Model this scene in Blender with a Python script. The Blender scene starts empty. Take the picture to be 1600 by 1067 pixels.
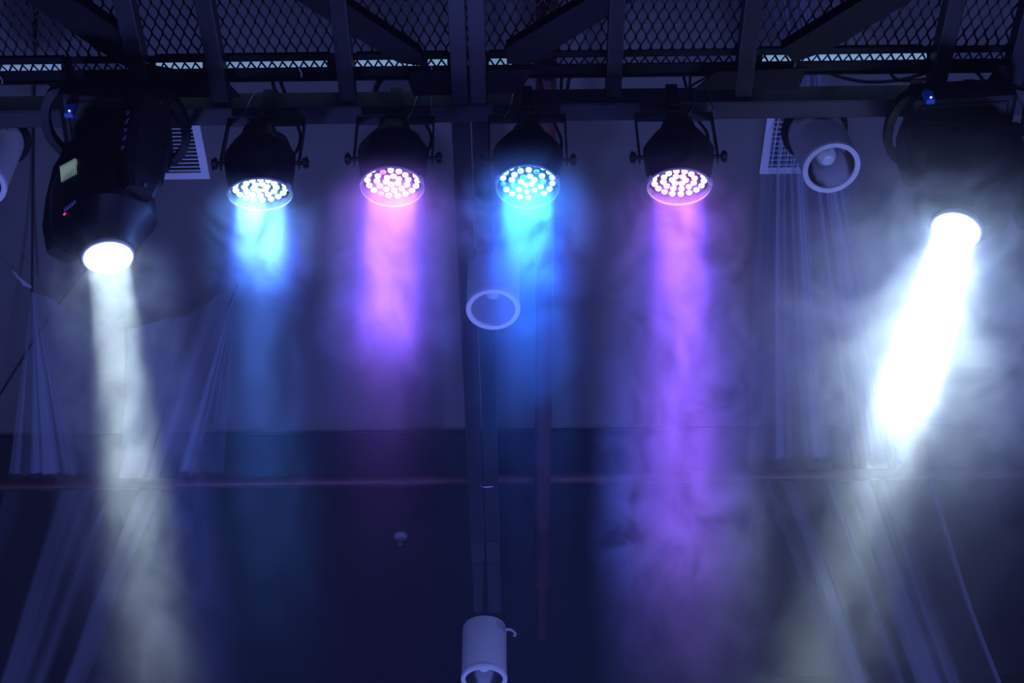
import bpy, bmesh, math, random
from mathutils import Vector, Matrix
R_ = math.radians
rnd = random.Random(7)
SC = bpy.context.scene
COL = SC.collection

# ------------------------------------------------------------------ camera
CAMZ = 1.6
FPX = 2222.0
PITCH, ROLL = R_(46.5), R_(0.72)
F = Vector((0, math.cos(PITCH), math.sin(PITCH)))
U0 = Vector((0, -math.sin(PITCH), math.cos(PITCH)))
X0 = Vector((1, 0, 0))
RT = (X0 * math.cos(ROLL) - U0 * math.sin(ROLL)).normalized()
UP = (U0 * math.cos(ROLL) + X0 * math.sin(ROLL)).normalized()
C0 = Vector((0, 0, CAMZ))
cam = bpy.data.cameras.new('camera')
cam.sensor_width = 36.0
cam.lens = 36.0 * FPX / 1600.0
cam.clip_start = 0.05
camo = bpy.data.objects.new('camera', cam)
COL.objects.link(camo)
camo.matrix_world = Matrix.Translation(C0) @ Matrix((RT, UP, -F)).transposed().to_4x4()
SC.camera = camo

# ------------------------------------------------------------------ view, world, render look
SC.view_settings.view_transform = 'Standard'
SC.view_settings.look = 'None'
SC.view_settings.gamma = 1.0
SC.view_settings.use_curve_mapping = False
SC.view_settings.exposure = 0.0
cy = SC.cycles
cy.use_denoising = True
cy.max_bounces = 4
cy.diffuse_bounces = 2
cy.glossy_bounces = 2
cy.transmission_bounces = 3
cy.transparent_max_bounces = 16
cy.volume_bounces = 0
cy.sample_clamp_indirect = 2.0
cy.volume_step_rate = 1.4
cy.volume_max_steps = 256
w = bpy.data.worlds.new('night_studio'); SC.world = w
w.use_nodes = True
w.node_tree.nodes['Background'].inputs[0].default_value = (0.10, 0.13, 0.55, 1)
w.node_tree.nodes['Background'].inputs[1].default_value = 0.02


def ray(px, py):
    return F + RT * ((px - 800.0) / FPX) + UP * ((533.5 - py) / FPX)
def at_h(px, py, H):
    d = ray(px, py); return C0 + d * (H / d.z)
def at_y(px, py, Y):
    d = ray(px, py); return C0 + d * (Y / d.y)
def at_d(px, py, D):
    return C0 + ray(px, py) * D
def Z(H): return CAMZ + H


def light(name, kind, loc, d, energy, color, **kw):
    l = bpy.data.lights.new(name, kind)
    l.energy = energy; l.color = color
    for k, v in kw.items(): setattr(l, k, v)
    o = bpy.data.objects.new(name, l); COL.objects.link(o)
    o.matrix_world = Matrix.Translation(loc) @ Vector(d).to_track_quat('-Z', 'Y').to_matrix().to_4x4()
    return o

light('added_wash_light', 'AREA', (0.5, -1.5, 0.5), (0.0, 0.75, 1), 60, (0.20, 0.26, 1.0), shape='DISK', size=0.6)  # added fill lamp behind the camera, gives the front faces some blue
# unseen blue lamps added low down, aimed up to brighten the ceiling
light('added_wash_light', 'AREA', (-2.2, 4.3, 0.5), (0.15, -0.25, 1), 88, (0.19, 0.255, 1.0), shape='DISK', size=0.6)
light('added_wash_light', 'AREA', (2.3, 4.0, 0.5), (-0.1, -0.2, 1), 125, (0.20, 0.26, 1.0), shape='DISK', size=0.6)

# ------------------------------------------------------------------ materials
MATS = {}
def mat(name, col, rough=0.6, metal=0.0, emit=None, es=0.0, var=0.15, scale=14.0, alpha=None, spec=0.5):
    if name in MATS: return MATS[name]
    m = bpy.data.materials.new(name); m.use_nodes = True
    nt = m.node_tree; b = nt.nodes['Principled BSDF']
    b.inputs['Roughness'].default_value = rough
    b.inputs['Metallic'].default_value = metal
    b.inputs['Specular IOR Level'].default_value = spec
    tc = nt.nodes.new('ShaderNodeTexCoord')
    nz = nt.nodes.new('ShaderNodeTexNoise'); nz.inputs['Scale'].default_value = scale
    nz.inputs['Detail'].default_value = 4
    nt.links.new(tc.outputs['Object'], nz.inputs['Vector'])
    mx = nt.nodes.new('ShaderNodeMix'); mx.data_type = 'RGBA'
    mx.inputs[6].default_value = (*[c * (1 - var) for c in col], 1)
    mx.inputs[7].default_value = (*[min(1, c * (1 + var)) for c in col], 1)
    nt.links.new(nz.outputs['Fac'], mx.inputs[0])
    nt.links.new(mx.outputs[2], b.inputs['Base Color'])
    if emit:
        b.inputs['Emission Color'].default_value = (*emit, 1)
        b.inputs['Emission Strength'].default_value = es
        m.cycles.emission_sampling = 'NONE' if es < 2.0 else 'AUTO'
    if alpha is not None: b.inputs['Alpha'].default_value = alpha
    MATS[name] = m
    return m

STEEL = mat('dark_painted_steel', (0.035, 0.035, 0.042), 0.55, 0.0)
STEEL_DK = mat('black_painted_steel', (0.010, 0.010, 0.013), 0.6, spec=0.12)
MESHM = mat('black_expanded_steel', (0.006, 0.006, 0.008), 0.6)
PLASTIC = mat('black_plastic', (0.010, 0.010, 0.013), 0.55)
HOUS = mat('black_aluminium', (0.018, 0.018, 0.024), 0.42)
CABLE = mat('black_rubber_cable', (0.012, 0.012, 0.014), 0.6)
WHITE = mat('white_painted_metal', (0.74, 0.74, 0.76), 0.45, var=0.04)
RIM = mat('white_rim', (0.85, 0.86, 0.88), 0.4, var=0.03)
CHROME = mat('reflector_metal', (0.7, 0.7, 0.74), 0.18, 1.0, var=0.03)
REDP = mat('red_pipe_paint', (0.085, 0.024, 0.03), 0.45, scale=5)
WIRE = mat('galvanised_wire', (0.45, 0.45, 0.5), 0.35, 0.8)
BLUEM = mat('blue_plastic', (0.06, 0.20, 0.85), 0.4)
PAINTW = mat('white_print', (0.40, 0.36, 0.75), 0.5)
CEILM = mat('ceiling_board', (0.128, 0.124, 0.122), 0.85, var=0.06, scale=2.5)
CEILD = mat('black_ceiling_paint', (0.0055, 0.0055, 0.007), 0.85, var=0.2, scale=2)
WALLM = mat('black_wall_paint', (0.006, 0.006, 0.009), 0.9)
FLOORM = mat('dark_floor', (0.014, 0.014, 0.018), 0.6)
FROST = mat('frosted_lens', (0.62, 0.66, 0.74), 0.5, var=0.03)
GLASSR = mat('lens_ring_glass', (0.75, 0.80, 0.80), 0.25, var=0.02)

# ------------------------------------------------------------------ mesh helpers
def tag(o, label=None, cat=None, group=None, kind=None):
    if label: o['label'] = label
    if cat: o['category'] = cat
    if group: o['group'] = group
    if kind: o['kind'] = kind
    return o
def empty(name, loc, label, cat, group=None, kind=None, M=None):
    o = bpy.data.objects.new(name, None); COL.objects.link(o)
    o.empty_display_size = 0.05
    o.matrix_world = M if M is not None else Matrix.Translation(loc)
    return tag(o, label, cat, group, kind)
def link(name, bm, m, parent=None, smooth=False):
    """bm is in the parent's local space (or world when there is no parent)"""
    me = bpy.data.meshes.new(name)
    bmesh.ops.recalc_face_normals(bm, faces=bm.faces[:])
    bm.to_mesh(me); bm.free()
    me.materials.append(m)
    if smooth:
        for p in me.polygons: p.use_smooth = True
        try: me.set_sharp_from_angle(angle=R_(38))
        except Exception: pass
    o = bpy.data.objects.new(name, me); COL.objects.link(o)
    if parent is not None: o.parent = parent
    return o
def frame_from_z(z, xhint=Vector((1, 0, 0))):
    z = Vector(z).normalized()
    y = z.cross(xhint).normalized(); x = y.cross(z).normalized()
    return Matrix((x, y, z)).transposed()
def box(bm, c, s, M=None, bev=0.0):
    r = bmesh.ops.create_cube(bm, size=1.0)
    vs = r['verts']
    T = Matrix.Translation(Vector(c)) @ (M.to_4x4() if M is not None else Matrix.Identity(4)) @ Matrix.Diagonal((*s, 1))
    bmesh.ops.transform(bm, matrix=T, verts=vs)
    if bev:
        es = list({e for v in vs for e in v.link_edges})
        bmesh.ops.bevel(bm, geom=es, offset=bev, segments=2, affect='EDGES', profile=0.5)
def bar(bm, a, b, wdt, hgt, up=Vector((0, 0, 1)), bev=0.0):
    a = Vector(a); b = Vector(b); d = b - a
    z = d.normalized(); x = z.cross(up).normalized(); y = x.cross(z)
    box(bm, (a + b) / 2, (wdt, hgt, d.length), Matrix((x, y, z)).transposed(), bev)
def prism(bm, pts, d):
    vs = [bm.verts.new(p) for p in pts]; vt = [bm.verts.new(Vector(p) + Vector(d)) for p in pts]
    n = len(pts)
    bm.faces.new(vs); bm.faces.new(vt[::-1])
    for i in range(n): bm.faces.new((vs[i], vs[(i + 1) % n], vt[(i + 1) % n], vt[i]))
def lathe(bm, prof, n=40, M=None, closed=False):
    rings = []
    for (r, z) in prof:
        if r < 1e-5:
            rings.append([bm.verts.new((0, 0, z))])
        else:
            rings.append([bm.verts.new((r * math.cos(2 * math.pi * k / n), r * math.sin(2 * math.pi * k / n), z)) for k in range(n)])
    prs = list(zip(rings[:-1], rings[1:]))
    if closed: prs.append((rings[-1], rings[0]))
    for A, B in prs:
        for k in range(n):
            k2 = (k + 1) % n
            if len(A) == 1 and len(B) == 1: continue
            if len(A) == 1: bm.faces.new((A[0], B[k], B[k2]))
            elif len(B) == 1: bm.faces.new((A[k], B[0], A[k2]))
            else: bm.faces.new((A[k], B[k], B[k2], A[k2]))
    if M is not None:
        bmesh.ops.transform(bm, matrix=M, verts=[v for r in rings for v in r])
def smooth_path(pts, n=8):
    pts = [Vector(p) for p in pts]
    if len(pts) < 3: return pts
    P = [pts[0] * 2 - pts[1]] + pts + [pts[-1] * 2 - pts[-2]]
    out = []
    for i in range(1, len(P) - 2):
        for k in range(n):
            t = k / n
            a, b, c, d = P[i - 1], P[i], P[i + 1], P[i + 2]
            out.append(0.5 * ((2 * b) + (c - a) * t + (2 * a - 5 * b + 4 * c - d) * t * t + (3 * b - a - 3 * c + d) * t ** 3))
    out.append(pts[-1])
    return out
def tube(bm, pts, r, n=8, sm=True, k=8):
    P = smooth_path(pts, k) if sm else [Vector(p) for p in pts]
    rings = []; x = None
    for i, p in enumerate(P):
        t = (P[min(i + 1, len(P) - 1)] - P[max(i - 1, 0)]).normalized()
        if x is None:
            x = t.orthogonal().normalized()
        else:
            x = (x - t * x.dot(t))
            x = x.normalized() if x.length > 1e-6 else t.orthogonal().normalized()
        y = t.cross(x)
        rings.append([bm.verts.new(p + (x * math.cos(2 * math.pi * q / n) + y * math.sin(2 * math.pi * q / n)) * r) for q in range(n)])
    for A, B in zip(rings[:-1], rings[1:]):
        for q in range(n): bm.faces.new((A[q], A[(q + 1) % n], B[(q + 1) % n], B[q]))
    bm.faces.new(rings[0][::-1]); bm.faces.new(rings[-1])
def new(): return bmesh.new()

# ------------------------------------------------------------------ the room
HCL, HFR = 4.72, 4.05           # ceiling board underside; underside of the steel frame (above the camera)
YC = at_h(800, 672, HCL).y      # far edge of the pale ceiling board
YB = 7.3
bm = new(); box(bm, (0, 1.2, -0.05), (13, 12.6, 0.1)); tag(link('floor', bm, FLOORM), kind='structure')
bm = new(); box(bm, (0, YB + 0.05, 3.2), (13, 0.1, 6.6)); tag(link('wall_back', bm, WALLM), kind='structure')
bm = new(); box(bm, (0, -4.95, 3.2), (13, 0.1, 6.6)); tag(link('wall_front', bm, WALLM), kind='structure')
bm = new(); box(bm, (-6.45, 1.2, 3.2), (0.1, 12.6, 6.6)); tag(link('wall_left', bm, WALLM), kind='structure')
bm = new(); box(bm, (6.45, 1.2, 3.2), (0.1, 12.6, 6.6)); tag(link('wall_right', bm, WALLM), kind='structure')
bm = new(); box(bm, (0, (YC - 4.9) / 2, Z(HCL) + 0.09), (12.8, YC + 4.9, 0.18))
tag(link('ceiling', bm, CEILM), kind='structure')
bm = new(); box(bm, (0, (YC + YB) / 2, Z(HCL) + 0.13), (12.8, YB - YC, 0.18))
tag(link('ceiling', bm, CEILD), kind='structure')
bm = new(); box(bm, (0, YC - 0.004, Z(HCL) - 0.003), (12.8, 0.010, 0.006)); tag(link('trim_1', bm, STEEL), kind='structure')

# vent grilles let into the pale ceiling
def grille(x0, x1, y0, y1, nx, ny, label):
    a = at_h(x1, y1, HCL); b = at_h(x1, y0, HCL); c = at_h(x0, y1, HCL)
    xl, xr, yn, yf = c.x, a.x, b.y, a.y
    z = Z(HCL)
    t = empty('ceiling_vent', ((xl + xr) / 2, (yn + yf) / 2, z), label, 'vent')
    o = t.location
    W, D, fw = (xr - xl), (yf - yn), 0.032
    bm = new()
    for s in (-1, 1):
        box(bm, (s * (W / 2 - fw / 2), 0, -0.008), (fw, D, 0.016))
        box(bm, (0, s * (D / 2 - fw / 2), -0.008), (W - 2 * fw, fw, 0.016))
    link('frame', bm, WHITE, t)
    bm = new(); box(bm, (0, 0, -0.002), (W - 2 * fw, D - 2 * fw, 0.003)); link('duct_opening', bm, CEILD, t)
    bm = new()
    for k in range(ny):
        y = -D / 2 + fw + (k + 0.5) * (D - 2 * fw) / ny
        box(bm, (0, y, -0.009), (W - 2 * fw, 0.004, 0.008))
    for k in range(nx):
        x = -W / 2 + fw + (k + 0.5) * (W - 2 * fw) / nx
        box(bm, (x, 0, -0.009), (0.004, D - 2 * fw, 0.006))
    link('louvres', bm, WHITE, t)
grille(236, 329, 172, 276, 0, 14, 'white square ceiling vent with thin level louvres beside the left moving head lamp')
grille(1186, 1290, 165, 267, 7, 11, 'white ceiling vent with a grid face seen through the hanging tulle')

# ------------------------------------------------------------------ catwalk and beams
YCH = at_h(850, 165, HFR - 0.03).y
def xj(px, py, H=HFR): return at_h(px, py, H).x
cat = empty('overhead_catwalk', (0, 2.0, Z(HFR)), 'black steel catwalk of expanded mesh on joists above the lamp rail', 'catwalk')
co = cat.location.copy()
ZF = Z(HFR)
YN = 1.35
HM = HFR + 0.075
def tocat(p): return Vector(p) - co
joists = [(203, 30, 60, 0.060), (327, 60, 60, 0.055), (533, 60, 60, 0.055), (963, 60, 60, 0.052), (1172, 60, 60, 0.058), (1483, 60, 60, 0.056), (1603, 60, 60, 0.06), (-60, 60, 60, 0.06)]
for px, py, _, wd in joists:
    x = xj(px, 60)
    bm = new(); box(bm, (x, (YN + YCH) / 2, ZF + 0.033), (wd, YCH - YN, 0.066), bev=0.004)
    bmesh.ops.translate(bm, vec=-co, verts=bm.verts[:])
    link('joist', bm, STEEL, cat)
# dark diagonal braces under the mesh
def flat(pxs, H, th, name, m):
    bm = new(); prism(bm, [tocat(at_h(a, b, H)) for a, b in pxs], (0, 0, th)); return link(name, bm, m, cat)
HB = HFR + 0.012
for q in ([(-80, -80), (0, -80), (190, 50), (196, 104), (180, 96)],
          [(345, -75), (420, -75), (655, 82), (668, 104), (622, 98), (551, 56)],
          [(791, 75), (1040, -75), (1110, -75), (866, 78), (830, 100), (792, 100)],
          [(1222, 77), (1470, -75), (1552, -75), (1297, 78), (1240, 98)]):
    flat(q, HB, 0.05, 'diagonal_brace', STEEL_DK)
for q in ([(218, 100), (347, 122), (376, 152), (214, 152)],
          [(638, 112), (834, 108), (812, 145), (646, 150)],
          [(1118, 112), (1262, 106), (1247, 140), (1085, 142)],
          [(1560, 102), (1680, 102), (1680, 140), (1537, 138)]):
    flat(q, HFR + 0.004, 0.008, 'gusset_plate', STEEL_DK)
XL, XR = xj(-70, 60), xj(1670, 60)
for (p0, p1) in ((80, 90), (101, 119)):
    ya, yb = at_h(800, p0, HM - 0.01).y, at_h(800, p1, HM - 0.01).y
    bm = new(); box(bm, ((XL + XR) / 2, (ya + yb) / 2, Z(HM) - 0.012), (XR - XL, yb - ya, 0.006))
    if p0 > 95: box(bm, ((XL + XR) / 2, yb - 0.003, Z(HM) - 0.02), (XR - XL, 0.006, 0.012))
    bmesh.ops.translate(bm, vec=-co, verts=bm.verts[:])
    link('edge_angle', bm, STEEL_DK, cat)
YE = at_h(800, 121, HM).y
# expanded metal: one panel per bay
def mesh_panel(x0, x1, lean=0):
    bm = new()
    pw, pl = 0.0355, 0.076
    st = 0.0062
    nx = int((x1 - x0) / (pw)) + 1; ny = int((YE - YN) / (pl / 2))
    for i in range(nx + 1):
        for s in (-1, 1):
            pts = []
            for j in range(ny + 1):
                y = YE - j * pl / 2
                side = ((i + j) % 2) * 2 - 1
                # strand leaves the bond on one side and joins the next on the other
                xx = x0 + i * pw + (pw / 2 if (j % 2) else 0) * 1.0
                pts.append((xx, y))
            if s == 1:
                pts = [(2 * (x0 + i * pw) - a, b) for a, b in pts]
            prev = None
            for k in range(len(pts) - 1):
                (xa, ya), (xb, yb) = pts[k], pts[k + 1]
                if min(xa, xb) < x0 - 0.001 or max(xa, xb) > x1 + 0.001: continue
                b = 0.22 * (ya - yb)
                z = Z(HM)
                dz = 0.004 * (s)
                hw = st / 2 * (1.25 if s * lean > 0 else (0.7 if lean else 1.0))
                P = [(xa, ya), (xa, ya - b * 0.5), (xb, yb + b * 0.5), (xb, yb)]
                vl = []
                for (X, Y) in P:
                    vl.append([bm.verts.new(Vector((X + dx, Y, z + dzz)) - co) for dx, dzz in ((-hw, 0), (hw, 0), (hw, 0.004), (-hw, 0.004))])
                for A, B in zip(vl[:-1], vl[1:]):
                    for q in range(4): bm.faces.new((A[q], A[(q + 1) % 4], B[(q + 1) % 4], B[q]))
    return link('mesh_panel', bm, MESHM, cat)
jx = sorted([xj(j[0], 60) for j in joists])
cx = (xj(703, 60) + xj(757, 60)) / 2
edges = [XL] + jx[1:4] + [cx] + jx[4:7] + [XR]
edges = sorted(set([jx[0]] + jx + [cx]))
for k, (a, b) in enumerate(zip(edges[:-1], edges[1:])):
    mesh_panel(a, b, lean=(1 if k == 0 else (-1 if k >= len(edges) - 3 else 0)))

# main beam across, and the double channel running away under the ceiling
XW = 3.4
bm = new()
box(bm, (0, YCH + 0.035, Z(HFR) + 0.023), (2 * XW, 0.07, 0.091), bev=0.003)
box(bm, (0, YCH + 0.002, Z(HFR) - 0.0195), (2 * XW, 0.006, 0.006))
o = link('lamp_rail_beam', bm, STEEL); tag(o, 'long dark steel beam across the frame that the lamps hang from', 'beam')
x1 = at_h(748, 560, HFR).x
wb = 0.131
rb = empty('ceiling_beam', (x1, 3.5, Z(HFR)), 'dark steel double channel beam running away down the middle behind the round can', 'beam')
Ye = at_h(756, 957, HFR).y
for s in (-1, 1):
    bm = new(); xx = s * (wb / 4 + 0.002)
    box(bm, (xx, (Ye + YCH + 0.075) / 2 - 3.5, 0.045), (wb / 2 - 0.004, Ye - YCH - 0.075, 0.09), bev=0.003)
    link('channel', bm, STEEL, rb)
bm = new()
for s in (-1, 1):
    box(bm, (cx + s * 0.031, (YN + YCH) / 2, Z(HFR) + 0.028), (0.055, YCH - YN - 0.002, 0.09), bev=0.003)
bmesh.ops.translate(bm, vec=-co, verts=bm.verts[:])
link('joist', bm, STEEL, cat)
bm = new(); P = [at_h(750, 756, HFR - 0.004), at_h(753, 760, HFR - 0.006), at_h(760, 761, HFR - 0.006), at_h(770, 760, HFR - 0.004)]
tube(bm, [p - rb.location for p in P], 0.003, 6); link('wire_tie', bm, WIRE, rb)

# bright white tube lights lying above the catwalk edge
def tube_light(px0, px1, py, es, label):
    H = HM + 0.085
    py = 95.5 + (800 - (px0 + px1) / 2) * 0.0126
    a = at_h(px0, py, H); b = at_h(px1, py, H)
    t = empty('tube_light', (a + b) / 2, label, 'light', 'strip lights above the catwalk edge')
    c = t.location
    bm = new(); d = (b - a).normalized()
    tube(bm, [a - c, b - c], 0.021, 10, sm=False)
    link('tube', bm, mat('tube_glow_%d' % int(es * 100), (0.5, 0.6, 0.8), 0.4, emit=(0.36, 0.62, 1.0), es=es * 0.8), t)
    for p, s in ((a, -1), (b, 1)):
        bm = new(); tube(bm, [p - c, p - c + d * s * 0.03], 0.019, 10, sm=False); link('end_cap', bm, STEEL_DK, t)
    bm = new(); box(bm, (0, 0, 0.036), ((b - a).length, 0.03, 0.03)); link('batten', bm, STEEL_DK, t)
tube_light(-40, 98, 118 - 4, 0.4, 'bluish white tube light through the mesh at the far left')
tube_light(246, 318, 112, 0.6, 'bright short tube light through the mesh between the first two joists')
tube_light(346, 512, 109, 0.5, 'bright tube light through the mesh above the first blue lamp')
tube_light(556, 699, 106, 0.6, 'tube light through the mesh above the pink lamp left of the middle joist')
tube_light(764, 800, 104, 0.5, 'stub of tube light through the mesh just right of the middle joist')
tube_light(1190, 1445, 99, 0.6, 'long tube light through the mesh above the right round can')

# ------------------------------------------------------------------ pipes
HP = HFR + 0.22
bm = new(); a = at_h(850, 130, HP); xv = at_h(849, 600, HP).x
yend = at_h(849, 905, HP).y
pp = empty('sprinkler_pipe', (xv, 2.0, Z(HP)), 'thick dull red pipe running away from the lamp rail right of the middle beam', 'pipe')
lathe(bm, [(0, -0.9), (0.037, -0.9), (0.037, yend - 2.0), (0, yend - 2.0)], 24, Matrix.Rotation(-math.pi / 2, 4, 'X'))
link('main_tube', bm, REDP, pp, True)
for yy, r, l in ((at_h(849, 857, HP).y - 2.0, 0.042, 0.05), (yend - 2.0, 0.044, 0.06)):
    bm = new(); lathe(bm, [(0, -l / 2), (r, -l / 2), (r + 0.002, 0), (r, l / 2), (0, l / 2)], 24, Matrix.Translation((0, yy, 0)) @ Matrix.Rotation(-math.pi / 2, 4, 'X')); link('coupling', bm, REDP, pp, True)
bm = new(); y2 = at_h(849, 985, HP).y - 2.0
lathe(bm, [(0, yend - 2.0), (0.022, yend - 2.0), (0.022, y2), (0.026, y2), (0.026, y2 + 0.05), (0, y2 + 0.05)], 20, Matrix.Rotation(-math.pi / 2, 4, 'X'))
link('reducer_tube', bm, REDP, pp, True)
HQ = HFR + 0.32
py_ = at_h(800, 748, HQ).y
cp = empty('cross_pipe', (0, py_, Z(HQ)), 'slim red pipe crossing the full width below the pale ceiling edge, tulle draped over it', 'pipe')
bm = new(); lathe(bm, [(0, -4.5), (0.027, -4.5), (0.027, 4.5), (0, 4.5)], 20, Matrix.Rotation(math.pi / 2, 4, 'Y'))
link('tube', bm, REDP, cp, True)
for px in (627, 940, 70):
    bm = new(); x = at_h(px, 748, HQ).x
    lathe(bm, [(0, -0.035), (0.033, -0.035), (0.033, 0.035), (0, 0.035)], 20, Matrix.Translation((x, 0, 0)) @ Matrix.Rotation(math.pi / 2, 4, 'Y')); link('coupling', bm, REDP, cp, True)
# sprinkler head
p = at_h(626, 836, HCL + 0.04)
sp = empty('fire_sprinkler', p, 'small round sprinkler head with a shiny disc on the black ceiling', 'sprinkler')
bm = new(); lathe(bm, [(0, 0), (0.034, 0), (0.036, -0.004), (0.033, -0.012), (0.010, -0.016), (0, -0.016)], 28); link('escutcheon', bm, mat('dull_metal', (0.42, 0.40, 0.46), 0.4, 0.5), sp, True)
bm = new(); lathe(bm, [(0, -0.016), (0.007, -0.016), (0.007, -0.04), (0, -0.04)], 12)
for s in (-1, 1): tube(bm, [(0.006 * s, 0, -0.03), (0.012 * s, 0, -0.045), (0.003 * s, 0, -0.06)], 0.0018, 6)
link('body', bm, WIRE, sp, True)
bm = new(); lathe(bm, [(0, -0.059), (0.013, -0.059), (0.013, -0.062), (0, -0.062)], 16); link('deflector', bm, WIRE, sp)

# ------------------------------------------------------------------ white can downlights
def can(px, py, D, label, lean=0.0, leanx=0.0, inner='bulb', L=0.262, r=0.1, stem=0.0, holes=90):
    p = at_d(px, py, D)
    ax = Vector((math.tan(leanx), -math.tan(lean), 1)).normalized()     # points up the can
    M = Matrix.Translation(p) @ frame_from_z(ax).to_4x4()
    t = empty('can_downlight', p, label, 'downlight', 'round white can downlights', M=M)
    bm = new(); lathe(bm, [(r * 0.90, 0.004), (r * 0.97, 0.004), (r * 0.97, L * 0.96), (r * 0.94, L), (0, L), (0, L - 0.004), (r * 0.90, L - 0.004)], 56, closed=True)
    sh = link('shell', bm, WHITE, t, True)
    bm = new(); lathe(bm, [(r * 0.80, 0.006), (r * 0.81, -0.004), (r * 0.98, -0.005), (r * 1.0, 0.0), (r * 1.0, 0.012), (r * 0.975, 0.014)], 56, closed=True)
    link('rim', bm, RIM, t, True)
    if inner == 'bulb' and not stem:
        bm = new(); lathe(bm, [(0, L), (r * 1.18, L), (r * 1.18, L + 0.012), (0, L + 0.012)], 40); link('ceiling_plate', bm, STEEL_DK, t)
    hm = STEEL_DK if inner != 'frost' else FROST
    bm = new()
    for j in range(3):
        for k in range(5):
            a = R_(holes) + (k - 2) * 0.11
            Mx = Matrix.Translation((r * 0.972 * math.cos(a), r * 0.972 * math.sin(a), L * 0.93 - j * 0.014)) @ Matrix.Rotation(a, 4, 'Z') @ Matrix.Rotation(math.pi / 2, 4, 'Y')
            lathe(bm, [(0, -0.001), (0.0026, -0.001), (0.0026, 0.001), (0, 0.001)], 8, Mx)
    link('vent_holes', bm, hm, sh)
    if inner == 'frost':
        bm = new(); lathe(bm, [(0, 0.010), (r * 0.82, 0.006), (r * 0.82, 0.012), (0, 0.016)], 48); link('diffuser', bm, mat('smoky_diffuser', (0.20, 0.22, 0.30), 0.5, var=0.03), t, True)
        bm = new(); lathe(bm, [(0, -0.004), (0.017, 0.0), (0.026, 0.009), (0.0, 0.012)], 24, Matrix.Translation((0, -0.065 * r / 0.1, 0))); link('lamp_base', bm, FROST, t, True)
    else:
        bm = new(); lathe(bm, [(r * 0.80, 0.004), (r * 0.79, 0.02), (r * 0.72, 0.06), (r * 0.50, 0.11), (r * 0.30, 0.13), (0, 0.132)], 48)
        link('reflector', bm, CHROME, t, True)
        bm = new(); lathe(bm, [(0, 0.045), (0.018, 0.047), (0.030, 0.06), (0.036, 0.085), (0.030, 0.12), (0.022, 0.132), (0, 0.132)], 28); link('bulb', bm, mat('opal_bulb', (0.80, 0.82, 0.86), 0.3, var=0.02), t, True)
    if stem:
        bm = new(); tube(bm, [(0, 0, L), (0, 0, L + stem)], 0.008, 8, sm=False); link('stem', bm, CABLE, t)
        bm = new(); tube(bm, [(0.085, 0, L - 0.01), (0.115, 0, L - 0.01), (0.135, 0.0, L - 0.03), (0.13, 0, L - 0.045)], 0.006, 8); link('hook', bm, WHITE, t)
    return t
can(770.5, 483, 5.18, 'round can downlight with cloudy grey face fixed under the middle beam', inner='frost', holes=-75)
can(1299, 262, 4.84, 'purple lit round can downlight with shiny reflector hanging before the vent at right', lean=R_(-5), leanx=R_(-3), L=0.25, holes=-130)
can(-36, 286, 4.84, 'round can downlight cut off by the left edge of the view', holes=-60)
can(756.5, 1061, 6.09, 'lowest round can downlight with a small hook, at the bottom in the middle', stem=0.42, holes=-40)
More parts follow.
